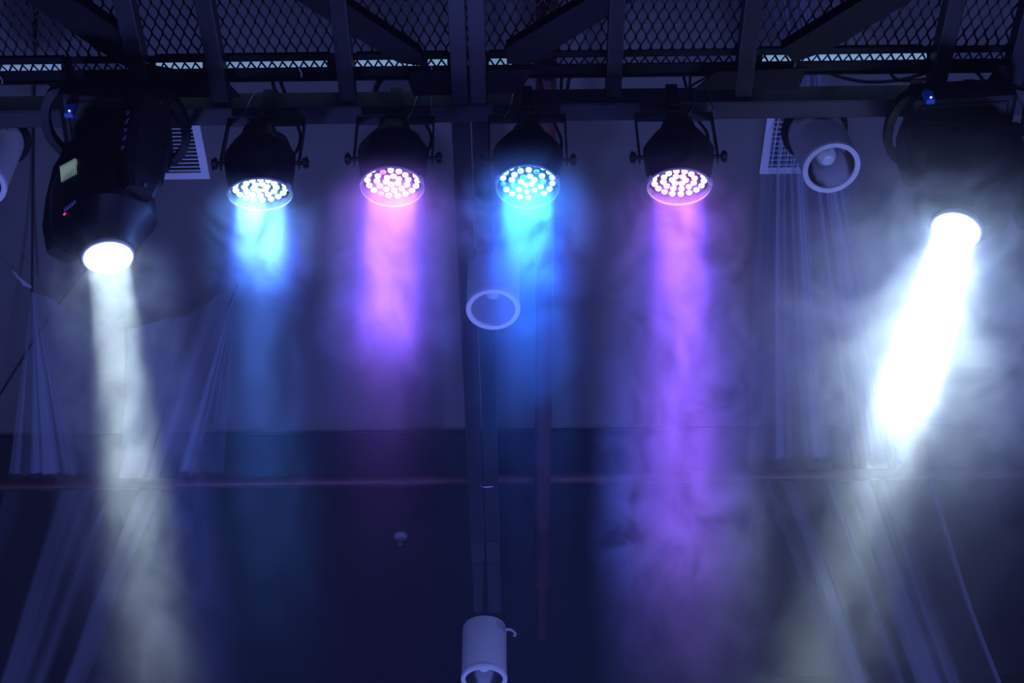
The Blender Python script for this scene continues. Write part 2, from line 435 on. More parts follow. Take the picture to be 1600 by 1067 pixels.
# ------------------------------------------------------------------ smoke
def smoke_mat(name, L, R, stops, dens, nscale, nlo, nhi, aniso=0.0, warp=0.35, color=(0.96, 0.96, 0.96), soft=0.55, seed=0.0):
    m = bpy.data.materials.new(name); m.use_nodes = True
    nt = m.node_tree; nt.nodes.clear(); N = nt.nodes.new; K = nt.links.new
    def math_(op, a, b=None, c=None, clamp=False):
        n = N('ShaderNodeMath'); n.operation = op; n.use_clamp = clamp
        for i, v in enumerate((a, b, c)):
            if v is None: continue
            if isinstance(v, (int, float)): n.inputs[i].default_value = v
            else: K(v, n.inputs[i])
        return n.outputs[0]
    tc = N('ShaderNodeTexCoord')
    mp = N('ShaderNodeMapping'); mp.inputs['Location'].default_value = (seed, seed * 0.7, seed * 1.3)
    mp.inputs['Scale'].default_value = (1, 1, 0.7)
    K(tc.outputs['Object'], mp.inputs['Vector'])
    nz = N('ShaderNodeTexNoise'); nz.inputs['Scale'].default_value = nscale; nz.inputs['Detail'].default_value = 3.5
    nz.inputs['Roughness'].default_value = 0.55; nz.inputs['Distortion'].default_value = 1.9
    K(mp.outputs[0], nz.inputs['Vector'])
    nf = nz.outputs['Fac']
    sx = N('ShaderNodeSeparateXYZ'); K(tc.outputs['Object'], sx.inputs[0])
    r2 = math_('SQRT', math_('ADD', math_('MULTIPLY', sx.outputs[0], sx.outputs[0]), math_('MULTIPLY', sx.outputs[1], sx.outputs[1])))
    off = math_('MULTIPLY', math_('SUBTRACT', nf, 0.5), warp)
    rr = math_('ADD', math_('DIVIDE', r2, R), off)
    rad = N('ShaderNodeMapRange'); rad.interpolation_type = 'SMOOTHSTEP'
    K(rr, rad.inputs[0]); rad.inputs[1].default_value = soft; rad.inputs[2].default_value = 0.97; rad.inputs[3].default_value = 1; rad.inputs[4].default_value = 0
    zz = math_('ADD', math_('DIVIDE', sx.outputs[2], L), math_('MULTIPLY', math_('SUBTRACT', nf, 0.5), 0.28))
    cr = N('ShaderNodeValToRGB'); K(zz, cr.inputs[0])
    e = cr.color_ramp.elements
    while len(e) > 1: e.remove(e[-1])
    e[0].position = stops[0][0]; e[0].color = (stops[0][1],) * 3 + (1,)
    for p, v in stops[1:]:
        q = e.new(p); q.color = (v, v, v, 1)
    wisp = N('ShaderNodeMapRange'); K(nf, wisp.inputs[0])
    wisp.inputs[1].default_value = 0.40; wisp.inputs[2].default_value = 0.62; wisp.inputs[3].default_value = nlo; wisp.inputs[4].default_value = nhi
    den = math_('MULTIPLY', math_('MULTIPLY', rad.outputs[0], cr.outputs[0]), math_('MULTIPLY', wisp.outputs[0], dens))
    vs = N('ShaderNodeVolumeScatter'); vs.inputs['Color'].default_value = (*color, 1)
    vs.inputs['Anisotropy'].default_value = aniso
    K(den, vs.inputs['Density'])
    out = N('ShaderNodeOutputMaterial'); K(vs.outputs[0], out.inputs['Volume'])
    m.cycles.volume_sampling = 'MULTIPLE_IMPORTANCE'
    return m
def plume(p, d, L, R, label, stops, dens, r0=None, **kw):
    r0 = r0 or R
    bm = new(); lathe(bm, [(0, 0.0), (R, 0.0), (R, L), (0, L)], 20)
    o = link('smoke_plume', bm, smoke_mat('smoke', L, R, stops, dens, **kw))
    o.matrix_world = Matrix.Translation(p) @ frame_from_z(d).to_4x4()
    tag(o, label, 'smoke', 'smoke in the light beams', 'stuff')
    return o

# ------------------------------------------------------------------ LED par cans
def led_mat(key, col, es):
    return mat('led_' + key, (0.8, 0.8, 0.8), 0.3, emit=col, es=es)
def par_can(px, py, t_deg, px2, py2, label, leds, beam_col, energy, glow, spread, spin=0.0, tie=1, flood=(0.1, 0.1, 1.0)):
    p = at_d(px, py, 4.60)
    yy = p.y + math.tan(R_(t_deg)) * 1.2
    q = at_y(px2, py2, yy)
    # aim: down and away, with the sideways lean the beam has
    d = Vector((0, math.sin(R_(t_deg)), -math.cos(R_(t_deg))))
    u = (px - 800) / FPX; v = (533.5 - py) / FPX
    want = -(px2 - px) / (py2 - py)
    # solve for sideways part so that the beam runs through (px2, py2)
    du0, dv0 = d.dot(RT) - u * d.dot(F), d.dot(UP) - v * d.dot(F)
    X = (-want * -dv0 - du0) if False else (dv0 * want * 1.0 - du0)
    d = (d + RT * X).normalized()
    M = Matrix.Translation(p) @ frame_from_z(d).to_4x4()
    t = empty('led_par_can', p, label, 'stage light', 'LED par cans on the lamp rail', M=M)
    R = 0.104
    bm = new(); lathe(bm, [(R * 0.99, 0.0), (R, -0.03), (R * 1.07, -0.08), (R * 1.12, -0.135), (R * 0.86, -0.180), (R * 0.60, -0.215), (R * 0.50, -0.245), (R * 0.30, -0.255), (0, -0.256), (0, -0.25), (R * 0.5, -0.235), (R * 0.98, -0.13), (R * 0.94, -0.02), (R * 0.94, 0.0)], 56, closed=True)
    hs = link('housing', bm, HOUS, t, True)
    bm = new(); lathe(bm, [(0, -0.034), (R * 0.93, -0.034), (R * 0.93, -0.026), (0, -0.026)], 48); link('face_plate', bm, mat('black_face', (0.03, 0.03, 0.035), 0.35), t)
    bm = new(); lathe(bm, [(R * 0.96, 0.000), (R * 1.0, 0.000), (R * 1.0, 0.006), (R * 0.96, 0.006)], 56, closed=True); link('lens_ring', bm, GLASSR, t, True)
    for s in (-1, 1):
        a = {-1: R_(158), 1: R_(22), 0: R_(-90)}[s]
        bm = new(); Mx = Matrix.Rotation(a, 4, 'Z'); box(bm, (R * 1.0, 0, 0.006), (0.010, 0.024, 0.022), bev=0.002); bmesh.ops.transform(bm, matrix=Mx, verts=bm.verts[:])
        link('filter_clip', bm, GLASSR, t)
    pos = []
    for n, rr in ((6, 0.022), (12, 0.051), (18, 0.081)):
        for k in range(n):
            pos.append((rr, 2 * math.pi * (k + (0.5 if n == 12 else 0)) / n + spin))
    proto = {}
    for i, (rr, a) in enumerate(pos):
        key = leds[i % len(leds)]
        if key not in proto:
            bm = new(); lathe(bm, [(0, 0.006), (0.0045, 0.0053), (0.0092, 0.001), (0.0106, -0.006), (0.0106, -0.011), (0, -0.011)], 14)
            ob = link('led', bm, LEDM[key], t, True); proto[key] = ob
        else:
            ob = proto[key].copy(); COL.objects.link(ob); ob.parent = t
        ob.location = (rr * math.cos(a), rr * math.sin(a), -0.022)
        ob['label'] = LEDL[key]
    # yoke in world axes, hung from the beam
    Mi = M.inverted()
    piv = p - d * 0.115
    hy = 0.128; top = Z(HFR) - 0.062
    yb = YCH + 0.03
    bm = new()
    W = [Vector((piv.x - hy, piv.y, piv.z)), Vector((piv.x - hy, yb, top)), Vector((piv.x + hy, yb, top)), Vector((piv.x + hy, piv.y, piv.z))]
    bar(bm, W[0] + Vector((0, 0, -0.02)), W[1], 0.005, 0.032, up=Vector((0, 1, 0))) if False else None
    for s in (-1, 1):
        a = Vector((piv.x + s * hy, piv.y, piv.z - 0.02)); b = Vector((piv.x + s * hy, yb, top))
        z = (b - a).normalized(); x = Vector((1, 0, 0)); y = z.cross(x).normalized()
        box(bm, (a + b) / 2, (0.005, 0.030, (b - a).length), Matrix((x, y, z)).transposed())
    box(bm, ((W[1] + W[2]) / 2), (2 * hy + 0.005, 0.034, 0.005))
    bmesh.ops.transform(bm, matrix=Mi, verts=bm.verts[:]); link('yoke', bm, HOUS, t)
    for s in (-1, 1):
        bm = new(); Mx = Matrix.Translation(piv + Vector((s * (hy + 0.002), 0, 0))) @ Matrix.Rotation(s * math.pi / 2, 4, 'Y')
        lathe(bm, [(0, -0.02), (0.007, -0.02), (0.007, 0.010), (0.016, 0.010), (0.018, 0.014), (0.018, 0.026), (0.008, 0.030), (0, 0.030)], 16, Mx)
        kb = piv + Vector((s * (hy + 0.022), 0, 0)); box(bm, kb, (0.008, 0.010, 0.062), bev=0.002)
        bmesh.ops.transform(bm, matrix=Mi, verts=bm.verts[:]); link('pivot_knob', bm, HOUS, t, True)
    bm = new()
    cl = Vector((piv.x, yb, top))
    box(bm, cl + Vector((0, 0, 0.03)), (0.05, 0.05, 0.055), bev=0.004)
    box(bm, cl + Vector((0, -0.046, 0.06)), (0.04, 0.014, 0.12), bev=0.003)
    bmesh.ops.transform(bm, matrix=Mi, verts=bm.verts[:]); link('hook_clamp', bm, HOUS, t)
    # power lead from the back of the housing up behind the rail
    bk = p - d * 0.245
    bm = new()
    tube(bm, [bk + Vector((0.03, 0, -0.01)), bk + Vector((0.07, 0.05, 0.03)), bk + Vector((0.10, 0.10, 0.0)), bk + Vector((0.115, 0.10, 0.09)), Vector((bk.x + 0.08, YCH + 0.10, Z(HFR) + 0.07)), Vector((bk.x + 0.03, YCH - 0.05, Z(HFR) + 0.13))], 0.0055, 8)
    bmesh.ops.transform(bm, matrix=Mi, verts=bm.verts[:]); link('power_cable', bm, CABLE, t, True)
    bm = new()
    a = Vector((bk.x - 0.06 * tie, YCH - 0.006, Z(HFR) - 0.05)); 
    tube(bm, [a + Vector((-0.02, 0.02, -0.03)), a, a + Vector((0.015, 0, 0.09)), a + Vector((0.035, 0.02, 0.145)), a + Vector((0.055, 0, 0.10)), a + Vector((0.062, 0, 0.0)), a + Vector((0.066, 0.0, -0.03))], 0.0022, 6)
    bmesh.ops.transform(bm, matrix=Mi, verts=bm.verts[:]); link('safety_wire', bm, WIRE, t, True)
    # its own light: a narrow wash out of the face plus the spill of the lenses
    light('par_beam_light', 'AREA', p + d * 0.012, d, energy, beam_col, shape='DISK', size=0.16, spread=R_(spread))
    light('par_flood_light', 'AREA', p + d * 0.013, d, energy * 0.9, flood, shape='DISK', size=0.16, spread=R_(46))
    light('par_spill_light', 'AREA', p + d * 0.014, d, glow, beam_col, shape='DISK', size=0.15, spread=R_(180))
    return p, d

LEDM = {'w': led_mat('white_blue', (0.55, 0.85, 1.0), 6.0), 'c': led_mat('cyan', (0.18, 0.78, 1.0), 7.0), 'd': led_mat('dim_blue', (0.02, 0.22, 0.75), 0.9),
        'r': led_mat('red', (1.0, 0.30, 0.55), 6.0), 'm': led_mat('pink', (1.0, 0.45, 0.95), 6.0), 'b': led_mat('blue', (0.30, 0.40, 1.0), 6.0), 'o': led_mat('off_red', (0.8, 0.03, 0.12), 0.9)}
LEDL = {'w': 'bright blue-white lit lens', 'c': 'bright cyan lit lens', 'd': 'dim blue lens', 'r': 'bright red-pink lit lens', 'm': 'bright pink lit lens', 'b': 'bright blue lit lens', 'o': 'dim red lens'}
PARS = []
PARS.append(par_can(407, 303, 22.5, 410, 520, 'leftmost par can with an oval of blue-white LEDs', 'wwwwcw', (0.08, 0.26, 1.0), 6, 3.0, 20, 0.1, 1, (0.03, 0.10, 0.9)))
PARS.append(par_can(613, 291, 14.5, 602, 620, 'par can with pink and red LEDs between the two blue ones', 'mmrmbmrmmo', (0.30, 0.10, 1.0), 3.4, 3.2, 17, 0.3, -1, (0.12, 0.05, 0.9)))
PARS.append(par_can(824.5, 291, 10.0, 822, 620, 'par can with widely spaced cyan LEDs right of the middle beam', 'ccdcc', (0.018, 0.16, 1.0), 7.5, 5.0, 24, 0.2, 1, (0.01, 0.08, 0.9)))
PARS.append(par_can(1061, 291, 18.5, 1068, 700, 'rightmost par can with purple-pink LEDs', 'mrmbmmrm', (0.27, 0.075, 0.85), 3.2, 3.2, 16, 0.0, -1, (0.09, 0.04, 0.8)))

# ------------------------------------------------------------------ moving heads
def moving_head(px, py, D, t_deg, px2, py2, label, base_px, base_py, base_yaw, arm_hint, lamp, col, spread, spin, glow, arms=(1, 1), vent=True, flood=0):
    p = at_d(px, py, D)
    d = Vector((0, math.sin(R_(t_deg)), -math.cos(R_(t_deg))))
    u = (px - 800) / FPX; v = (533.5 - py) / FPX
    want = -(px2 - px) / (py2 - py)
    du0, dv0 = d.dot(RT) - u * d.dot(F), d.dot(UP) - v * d.dot(F)
    d = (d + RT * (dv0 * want - du0)).normalized()
    B = at_h(base_px, base_py, 3.835)
    t = empty('moving_head_lamp', B, label, 'stage light', 'moving head lamps on the lamp rail')
    ob = t.location.copy()
    def put(bm, name, m, par=None, sm=False):
        bmesh.ops.translate(bm, vec=-ob, verts=bm.verts[:]); return link(name, bm, m, par or t, sm)
    Rb = Matrix.Rotation(R_(base_yaw), 4, 'Z'); TB = Matrix.Translation(B)
    bm = new(); box(bm, (0, 0, 0.055), (0.34, 0.30, 0.11), bev=0.022); box(bm, (0, 0, 0.008), (0.28, 0.26, 0.03), bev=0.01)
    bmesh.ops.transform(bm, matrix=TB @ Rb, verts=bm.verts[:]); put(bm, 'base', PLASTIC)
    for s in (-1, 1):
        bm = new()
        path = [(s * 0.155, -0.13, 0.06), (s * 0.195, -0.115, 0.05), (s * 0.222, -0.05, 0.045), (s * 0.222, 0.04, 0.045), (s * 0.19, 0.105, 0.05), (s * 0.15, 0.13, 0.06)]
        P = smooth_path(path, 8)
        vl = []
        for i, q in enumerate(P):
            tt = (P[min(i + 1, len(P) - 1)] - P[max(i - 1, 0)]).normalized(); n = Vector((tt.y, -tt.x, 0)).normalized()
            vl.append([bm.verts.new(q + n * a + Vector((0, 0, b))) for a, b in ((-.013, -.016), (.013, -.016), (.013, .016), (-.013, .016))])
        for A, Bq in zip(vl[:-1], vl[1:]):
            for k in range(4): bm.faces.new((A[k], A[(k + 1) % 4], Bq[(k + 1) % 4], Bq[k]))
        bm.faces.new(vl[0][::-1]); bm.faces.new(vl[-1])
        bmesh.ops.transform(bm, matrix=TB @ Rb, verts=bm.verts[:]); put(bm, 'carry_handle', PLASTIC)
    for s in (-1, 1):
        bm = new(); c = Vector((B.x + s * 0.09, YCH + 0.033, Z(HFR) - 0.055)); box(bm, c, (0.045, 0.12, 0.09), bev=0.008); box(bm, c + Vector((0, -0.048, 0.07)), (0.04, 0.016, 0.1), bev=0.004)
        put(bm, 'hook_clamp', HOUS)
    # head: lofted rounded octagon along the aim
    Mh = Matrix.Translation(p) @ frame_from_z(d, arm_hint).to_4x4()
    ax = Mh.col[0].xyz.normalized()
    cen = p - d * 0.19
    bm = new()
    secs = [(-0.365, .065, .060), (-0.350, .100, .090), (-0.31, .130, .116), (-0.25, .146, .130), (-0.15, .150, .136), (-0.095, .148, .134), (-0.035, .104, .102), (0.004, .088, .088), (0.016, .086, .086), (0.016, .080, .080), (-0.014, .079, .079)]
    rings = []
    n = 32
    for z, a, b in secs:
        e = 3.2 if abs(z) > 0.05 else 2.0
        ring = []
        for k in range(n):
            th = 2 * math.pi * k / n; c, s_ = math.cos(th), math.sin(th)
            ring.append(bm.verts.new((a * math.copysign(abs(c) ** (2 / e), c), b * math.copysign(abs(s_) ** (2 / e), s_), z)))
        rings.append(ring)
    for A, Bq in zip(rings[:-1], rings[1:]):
        for k in range(n): bm.faces.new((A[k], A[(k + 1) % n], Bq[(k + 1) % n], Bq[k]))
    bm.faces.new(rings[0][::-1]); bm.faces.new(rings[-1])
    bmesh.ops.transform(bm, matrix=Mh, verts=bm.verts[:]); hd = put(bm, 'head', PLASTIC, sm=True)
    def onhead(bm, name, m, sm=False):
        bmesh.ops.transform(bm, matrix=Mh, verts=bm.verts[:]); return put(bm, name, m, hd, sm)
    bm = new(); lathe(bm, [(0.072, -0.012), (0.079, -0.012), (0.079, 0.024), (0.074, 0.026)], 48, closed=True)
    o = onhead(bm, 'lens_ring', GLASSR, True)
    bm = new(); lathe(bm, [(0, -0.003), (0.04, -0.005), (0.071, -0.012), (0.071, -0.016), (0, -0.016)], 40)
    o = onhead(bm, 'lens', mat('lit_lens', (0.9, 0.9, 0.9), 0.3, emit=(0.93, 1.0, 0.97), es=7.0), True); o['label'] = 'glowing white lens'
    # side seams and fins
    if vent:
        bm = new()
        for k in range(9): box(bm, (-0.026 + 0.0082 * k, 0.129, -0.268 + 0.002 * k), (0.0020, 0.010, 0.066))
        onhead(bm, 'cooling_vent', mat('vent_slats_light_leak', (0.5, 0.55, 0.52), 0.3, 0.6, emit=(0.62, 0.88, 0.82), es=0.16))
        bm = new()
        for k in range(5): box(bm, (-0.018 + 0.011 * k, 0.137, -0.112), (0.007, 0.003, 0.012))
        onhead(bm, 'printed_mark', PAINTW)
        bm = new(); box(bm, (-0.022, 0.137, -0.096), (0.009, 0.004, 0.004)); onhead(bm, 'red_indicator', mat('red_indicator', (0.5, 0.02, 0.1), 0.4, emit=(1.0, 0.05, 0.3), es=0.9))
    # yoke: bridge under the base and two arms
    bm = new()
    top = Vector((B.x, B.y, B.z - 0.012))
    axh = Vector((ax.x, ax.y, 0)).normalized()
    Ry = Matrix((axh, Vector((-axh.y, axh.x, 0)), Vector((0, 0, 1)))).transposed()
    box(bm, top, (0.37, 0.14, 0.045), Ry, bev=0.012); put(bm, 'yoke_bridge', PLASTIC)
    for s, on in zip((-1, 1), arms):
        if not on: continue
        bm = new()
        a = top + axh * s * 0.178; e = cen + ax * s * 0.178
        dn = (e - a); L = dn.length; zz = dn.normalized(); xx = (ax - zz * ax.dot(zz)).normalized(); yy = zz.cross(xx)
        Ms = Matrix((xx, yy, zz)).transposed()
        vl = []
        for f_, hw_, th in ((-0.10, 0.055, 0.028), (0.15, 0.075, 0.032), (0.6, 0.080, 0.034), (1.0, 0.074, 0.032), (1.28, 0.045, 0.026)):
            c = a + dn * f_
            vl.append([bm.verts.new(c + Ms @ Vector((px_ * th, py2_ * hw_, 0))) for px_, py2_ in ((-1, -.7), (-.6, -1), (.6, -1), (1, -.7), (1, .7), (.6, 1), (-.6, 1), (-1, .7))])
        for A, Bq in zip(vl[:-1], vl[1:]):
            for k in range(8): bm.faces.new((A[k], A[(k + 1) % 8], Bq[(k + 1) % 8], Bq[k]))
        bm.faces.new(vl[0][::-1]); bm.faces.new(vl[-1])
        arm = put(bm, 'yoke_arm', PLASTIC)
        if s == 1:
            bm = new()
            for k in range(5):
                q = a + dn * (0.25 + 0.13 * k) - yy * 0 + Vector((0, -0.082, 0))
                side = yy if yy.y < 0 else -yy
                q = a + dn * (0.25 + 0.13 * k) + side * 0.081
                box(bm, q + xx * 0.004 * (k % 2), (0.016, 0.003, 0.005), Ms @ Matrix.Rotation(R_(35 if k % 2 else -30), 3, 'Y'))
                box(bm, q + dn.normalized() * 0.008, (0.012, 0.003, 0.004), Ms)
            put(bm, 'printed_mark', PAINTW, arm)
            bm = new(); q = a + dn * 1.2
            box(bm, q + xx * 0.03, (0.004, 0.012, 0.012), Ms); put(bm, 'screw', WIRE, arm)
    light('head_beam_light', 'AREA', p + d * 0.030, d, lamp, col, shape='DISK', size=0.13, spread=R_(spread))
    if flood: light('head_flood_light', 'AREA', p + d * 0.032, d, flood, col, shape='DISK', size=0.13, spread=R_(50))
    light('head_spill_light', 'AREA', p + d * 0.031, d, glow, (0.42, 0.62, 1.0), shape='DISK', size=0.13, spread=R_(180))
    return p, d
H1 = moving_head(168, 393, 4.38, 12, 226, 900, 'moving head lamp at left with open side vent and a pale beam', 178, 212, 6,
                 Vector((0.80, -0.60, 0)).normalized(), 1.8, (0.62, 0.81, 0.86), 9.5, 0, 0.8)
H2 = moving_head(1496, 352, 4.42, 8, 1398, 680, 'moving head lamp at right lost in the glare of its white beam', 1500, 212, -3,
                 Vector((1, 0.05, 0)).normalized(), 9, (0.66, 0.87, 1.0), 11, 0, 8.0, vent=False, flood=6)

# ------------------------------------------------------------------ smoke plumes and haze
plume(PARS[0][0] + PARS[0][1] * 0.02, PARS[0][1], 1.9, 0.24, 'smoke lit pale blue under the leftmost par can, cut off short', [(0, 1), (0.13, 1), (0.165, 0.08), (0.35, 0.05), (0.5, 0.03), (0.8, 0.0)], 1.7, nscale=5, nlo=0.1, nhi=1.5, seed=3.1, warp=0.5)
plume(PARS[1][0] + PARS[1][1] * 0.02, PARS[1][1], 1.9, 0.26, 'smoke lit magenta under the pink par can', [(0, 1), (0.30, 1.2), (0.318, 0.30), (0.40, 0.14), (0.5, 0.03), (0.7, 0.0)], 1.5, nscale=4.5, nlo=0.35, nhi=1.5, seed=9.2, warp=0.4)
plume(PARS[2][0] + PARS[2][1] * 0.02, PARS[2][1], 1.9, 0.28, 'smoke lit bright blue under the cyan par can', [(0, 1.2), (0.08, 1.0), (0.18, 0.35), (0.3, 0.12), (0.45, 0.02), (0.7, 0.0)], 1.7, nscale=5.5, nlo=0.05, nhi=1.8, seed=5.5, warp=0.5)
plume(PARS[3][0] + PARS[3][1] * 0.02, PARS[3][1], 2.3, 0.30, 'smoke lit purple under the rightmost par can, long and cloudy', [(0, 0.6), (0.25, 0.8), (0.42, 1.4), (0.52, 1.3), (0.60, 0.35), (0.75, 0.0)], 1.3, nscale=5, nlo=0.1, nhi=1.6, seed=1.7, warp=0.5)
plume(H1[0] + H1[1] * 0.04, H1[1], 2.3, 0.26, 'smoke lit pale grey-green under the left moving head', [(0, 0.9), (0.28, 1.05), (0.42, 0.65), (0.55, 0.32), (0.7, 0.12), (0.95, 0.05)], 0.9, nscale=7, nlo=0.25, nhi=1.5, seed=7.7)
plume(H2[0] + H2[1] * 0.04, H2[1], 2.4, 0.62, 'thick white smoke under the right moving head', [(0, 0.6), (0.05, 0.5), (0.12, 0.6), (0.2, 1.3), (0.262, 2.2), (0.288, 0.55), (0.38, 0.3), (0.45, 0.08), (0.6, 0.05), (0.9, 0.03)], 1.6, nscale=3.8, nlo=0.12, nhi=1.6, seed=2.2, warp=0.5, soft=0.3)
bm = new(); box(bm, (0, 3.45, 4.3), (7.0, 3.3, 2.7))
hz = bpy.data.materials.new('thin_haze'); hz.use_nodes = True
nt = hz.node_tree; nt.nodes.clear()
vs = nt.nodes.new('ShaderNodeVolumeScatter'); vs.inputs['Density'].default_value = 0.010; vs.inputs['Color'].default_value = (0.9, 0.92, 1, 1)
nt.links.new(vs.outputs[0], nt.nodes.new('ShaderNodeOutputMaterial').inputs['Volume'])
tag(link('haze', bm, hz), 'thin theatre haze filling the air around the lamps', 'haze', kind='stuff')

# ------------------------------------------------------------------ tulle
def tulle_mat(name, sc, lo, hi, seed):
    m = bpy.data.materials.new(name); m.use_nodes = True
    nt = m.node_tree; nt.nodes.clear(); N = nt.nodes.new; K = nt.links.new
    uv = N('ShaderNodeUVMap'); uv.uv_map = 'UVMap'
    mp = N('ShaderNodeMapping'); mp.inputs['Scale'].default_value = (sc, 0.25, 1); mp.inputs['Location'].default_value = (seed, 0, 0)
    K(uv.outputs[0], mp.inputs[0])
    nz = N('ShaderNodeTexNoise'); nz.inputs['Scale'].default_value = 1.0; nz.inputs['Detail'].default_value = 1.5; nz.inputs['Roughness'].default_value = 0.5
    K(mp.outputs[0], nz.inputs['Vector'])
    cr = N('ShaderNodeValToRGB'); cr.color_ramp.interpolation = 'EASE'
    e = cr.color_ramp.elements; e[0].position = 0.44; e[0].color = (lo,) * 3 + (1,); e[1].position = 0.60; e[1].color = (hi,) * 3 + (1,)
    K(nz.outputs['Fac'], cr.inputs[0])
    df = N('ShaderNodeBsdfDiffuse'); df.inputs[0].default_value = (0.62, 0.68, 0.85, 1)
    tl = N('ShaderNodeBsdfTranslucent'); tl.inputs[0].default_value = (0.62, 0.68, 0.85, 1)
    a = N('ShaderNodeMixShader'); a.inputs[0].default_value = 0.45; K(df.outputs[0], a.inputs[1]); K(tl.outputs[0], a.inputs[2])
    tr = N('ShaderNodeBsdfTransparent')
    b = N('ShaderNodeMixShader'); K(cr.outputs[0], b.inputs[0]); K(tr.outputs[0], b.inputs[1]); K(a.outputs[0], b.inputs[2])
    K(b.outputs[0], N('ShaderNodeOutputMaterial').inputs[0])
    return m
def sheet_bm(bm, strands, nu, nv, fold=0.012, seed=0, freq=9.0):
    """strands: list of (u, [points]); every strand has the same number of points"""
    uvl = bm.loops.layers.uv.new('UVMap')
    S = [(u, smooth_path(p, 6)) for u, p in strands]
    m = len(S[0][1])
    grid = []
    for i in range(nu + 1):
        u = i / nu
        k = max(0, min(len(S) - 2, next((q for q in range(len(S) - 1) if S[q + 1][0] >= u), len(S) - 2)))
        f = (u - S[k][0]) / (S[k + 1][0] - S[k][0])
        row = []
        for j in range(m):
            a, b = S[k][1][j], S[k + 1][1][j]
            p = a.lerp(b, f)
            wd = (S[-1][1][j] - S[0][1][j]).length
            p = p + Vector((0, 0, 1)) * fold * (math.sin(u * freq * 6.283 + seed) + 0.5 * math.sin(u * freq * 2.3 * 6.283 + j * 0.05))
            row.append(bm.verts.new(p))
        grid.append(row)
    for i in range(nu):
        for j in range(m - 1):
            f = bm.faces.new((grid[i][j], grid[i + 1][j], grid[i + 1][j + 1], grid[i][j + 1]))
            for l, (uu, vv) in zip(f.loops, ((i, j), (i + 1, j), (i + 1, j + 1), (i, j + 1))):
                l[uvl].uv = (uu / nu, vv / m)
HT = HCL - 0.10
# right drape
def rs(u):
    L = lambda a, b: a + (b - a) * u
    return [at_h(L(1188, 1270), -60, HT), at_h(L(1200, 1282), 40, HT), at_h(L(1244, 1292), 112, HT), at_h(L(1198, 1325), 215, HT), at_h(L(1186, 1352), 330, HT),
            at_h(L(1176, 1400), 520, HT - 0.06), at_h(L(1170, 1446), 700, HT - 0.14), at_h(L(1172, 1455), 738, HQ + 0.045)]
def rs2(u):
    L = lambda a, b: a + (b - a) * u
    return [at_h(L(1172, 1455), 738, HQ + 0.045), at_y(L(1180, 1463), 765, py_ + 0.045), at_y(L(1222, 1494), 870, py_ + 0.05), at_y(L(1257, 1525), 965, py_ + 0.06), at_y(L(1310, 1590), 1130, py_ + 0.08), at_y(L(1350, 1640), 1250, py_ + 0.1)]
def no_uv_link(name, bm, m, parent): return link(name, bm, m, parent, True)
tr = empty('tulle_drape', at_h(1265, 112, HT), 'sheer white tulle fanning down from the ceiling at right and over the red pipe', 'fabric', 'sheer tulle drapes')
bm = new(); sheet_bm(bm, [(k / 8, [p - tr.location for p in rs(k / 8)]) for k in range(9)], 90, 0, 0.010, 1.0, 11)
no_uv_link('upper_fall', bm, tulle_mat('tulle_right', 9, 0.18, 0.68, 2.0), tr)
bm = new(); sheet_bm(bm, [(k / 8, [p - tr.location for p in rs2(k / 8)]) for k in range(9)], 90, 0, 0.006, 1.0, 11)
no_uv_link('lower_fall', bm, tulle_mat('tulle_right_low', 7, 0.06, 0.60, 4.3), tr)
# left drape, tied up at two points
A1, B1 = (50, 455), (370, 446)
def top_pt(u):
    if u < 0.32: return (50 + 3 * u, 455)
    if u > 0.72: return (369 + 2 * (u - 0.72), 447)
    f = (u - 0.32) / 0.40
    x = 52 + (368 - 52) * f
    s = 1 - abs(2 * f - 1) ** 1.9
    return (x, 455 - 8 * f + 60 * s)
def ls(u):
    a = top_pt(u); b = (12 + 336 * u, 752)
    out = []
    for k in range(6):
        f = k / 5
        x = a[0] + (b[0] - a[0]) * f; y = a[1] + (b[1] - a[1]) * f
        H = HT * (1 - f) + (HQ + 0.045) * f - 0.05 * math.sin(f * math.pi)
        out.append(at_h(x, y, H))
    return out
def ls2(u):
    b = (12 + 336 * u, 752)
    return [at_h(b[0], b[1], HQ + 0.045), at_y(b[0] - 6 - 6 * u, 775, py_ + 0.045), at_y(b[0] - 40 - 35 * u, 900, py_ + 0.05), at_y(b[0] - 88 - 55 * u, 1067, py_ + 0.06), at_y(b[0] - 140 - 80 * u, 1220, py_ + 0.08)]
tl_ = empty('tulle_drape', at_h(200, 500, HT), 'sheer white tulle swag tied at two points at left and draped over the red pipe', 'fabric', 'sheer tulle drapes')
us = [0, .1, .2, .32, .42, .52, .62, .72, .82, .91, 1]
bm = new(); sheet_bm(bm, [(u, [p - tl_.location for p in ls(u)]) for u in us], 120, 0, 0.008, 0.4, 9)
no_uv_link('upper_fall', bm, tulle_mat('tulle_left', 8, 0.16, 0.58, 7.0), tl_)
bm = new(); sheet_bm(bm, [(u, [p - tl_.location for p in ls2(u)]) for u in us], 120, 0, 0.006, 0.4, 9)
no_uv_link('lower_fall', bm, tulle_mat('tulle_left_low', 6, 0.04, 0.52, 9.5), tl_)
bm = new(); a = at_h(50, 449, HT); b = at_h(34, 440, HT - 0.02); c = at_h(20, 424, HT - 0.01)
uvd = 0.012
for P, Q, w0, w1 in ((a, b, .006, .022), (b, c, .022, .010)):
    v = [bm.verts.new(P - tl_.location + Vector((0, w0, 0))), bm.verts.new(P - tl_.location - Vector((0, w0, 0))), bm.verts.new(Q - tl_.location - Vector((0, w1, 0))), bm.verts.new(Q - tl_.location + Vector((0, w1, 0)))]
    bm.faces.new(v)
link('loose_tail', bm, mat('tulle_knot', (0.62, 0.68, 0.85), 0.8, alpha=0.45), tl_)
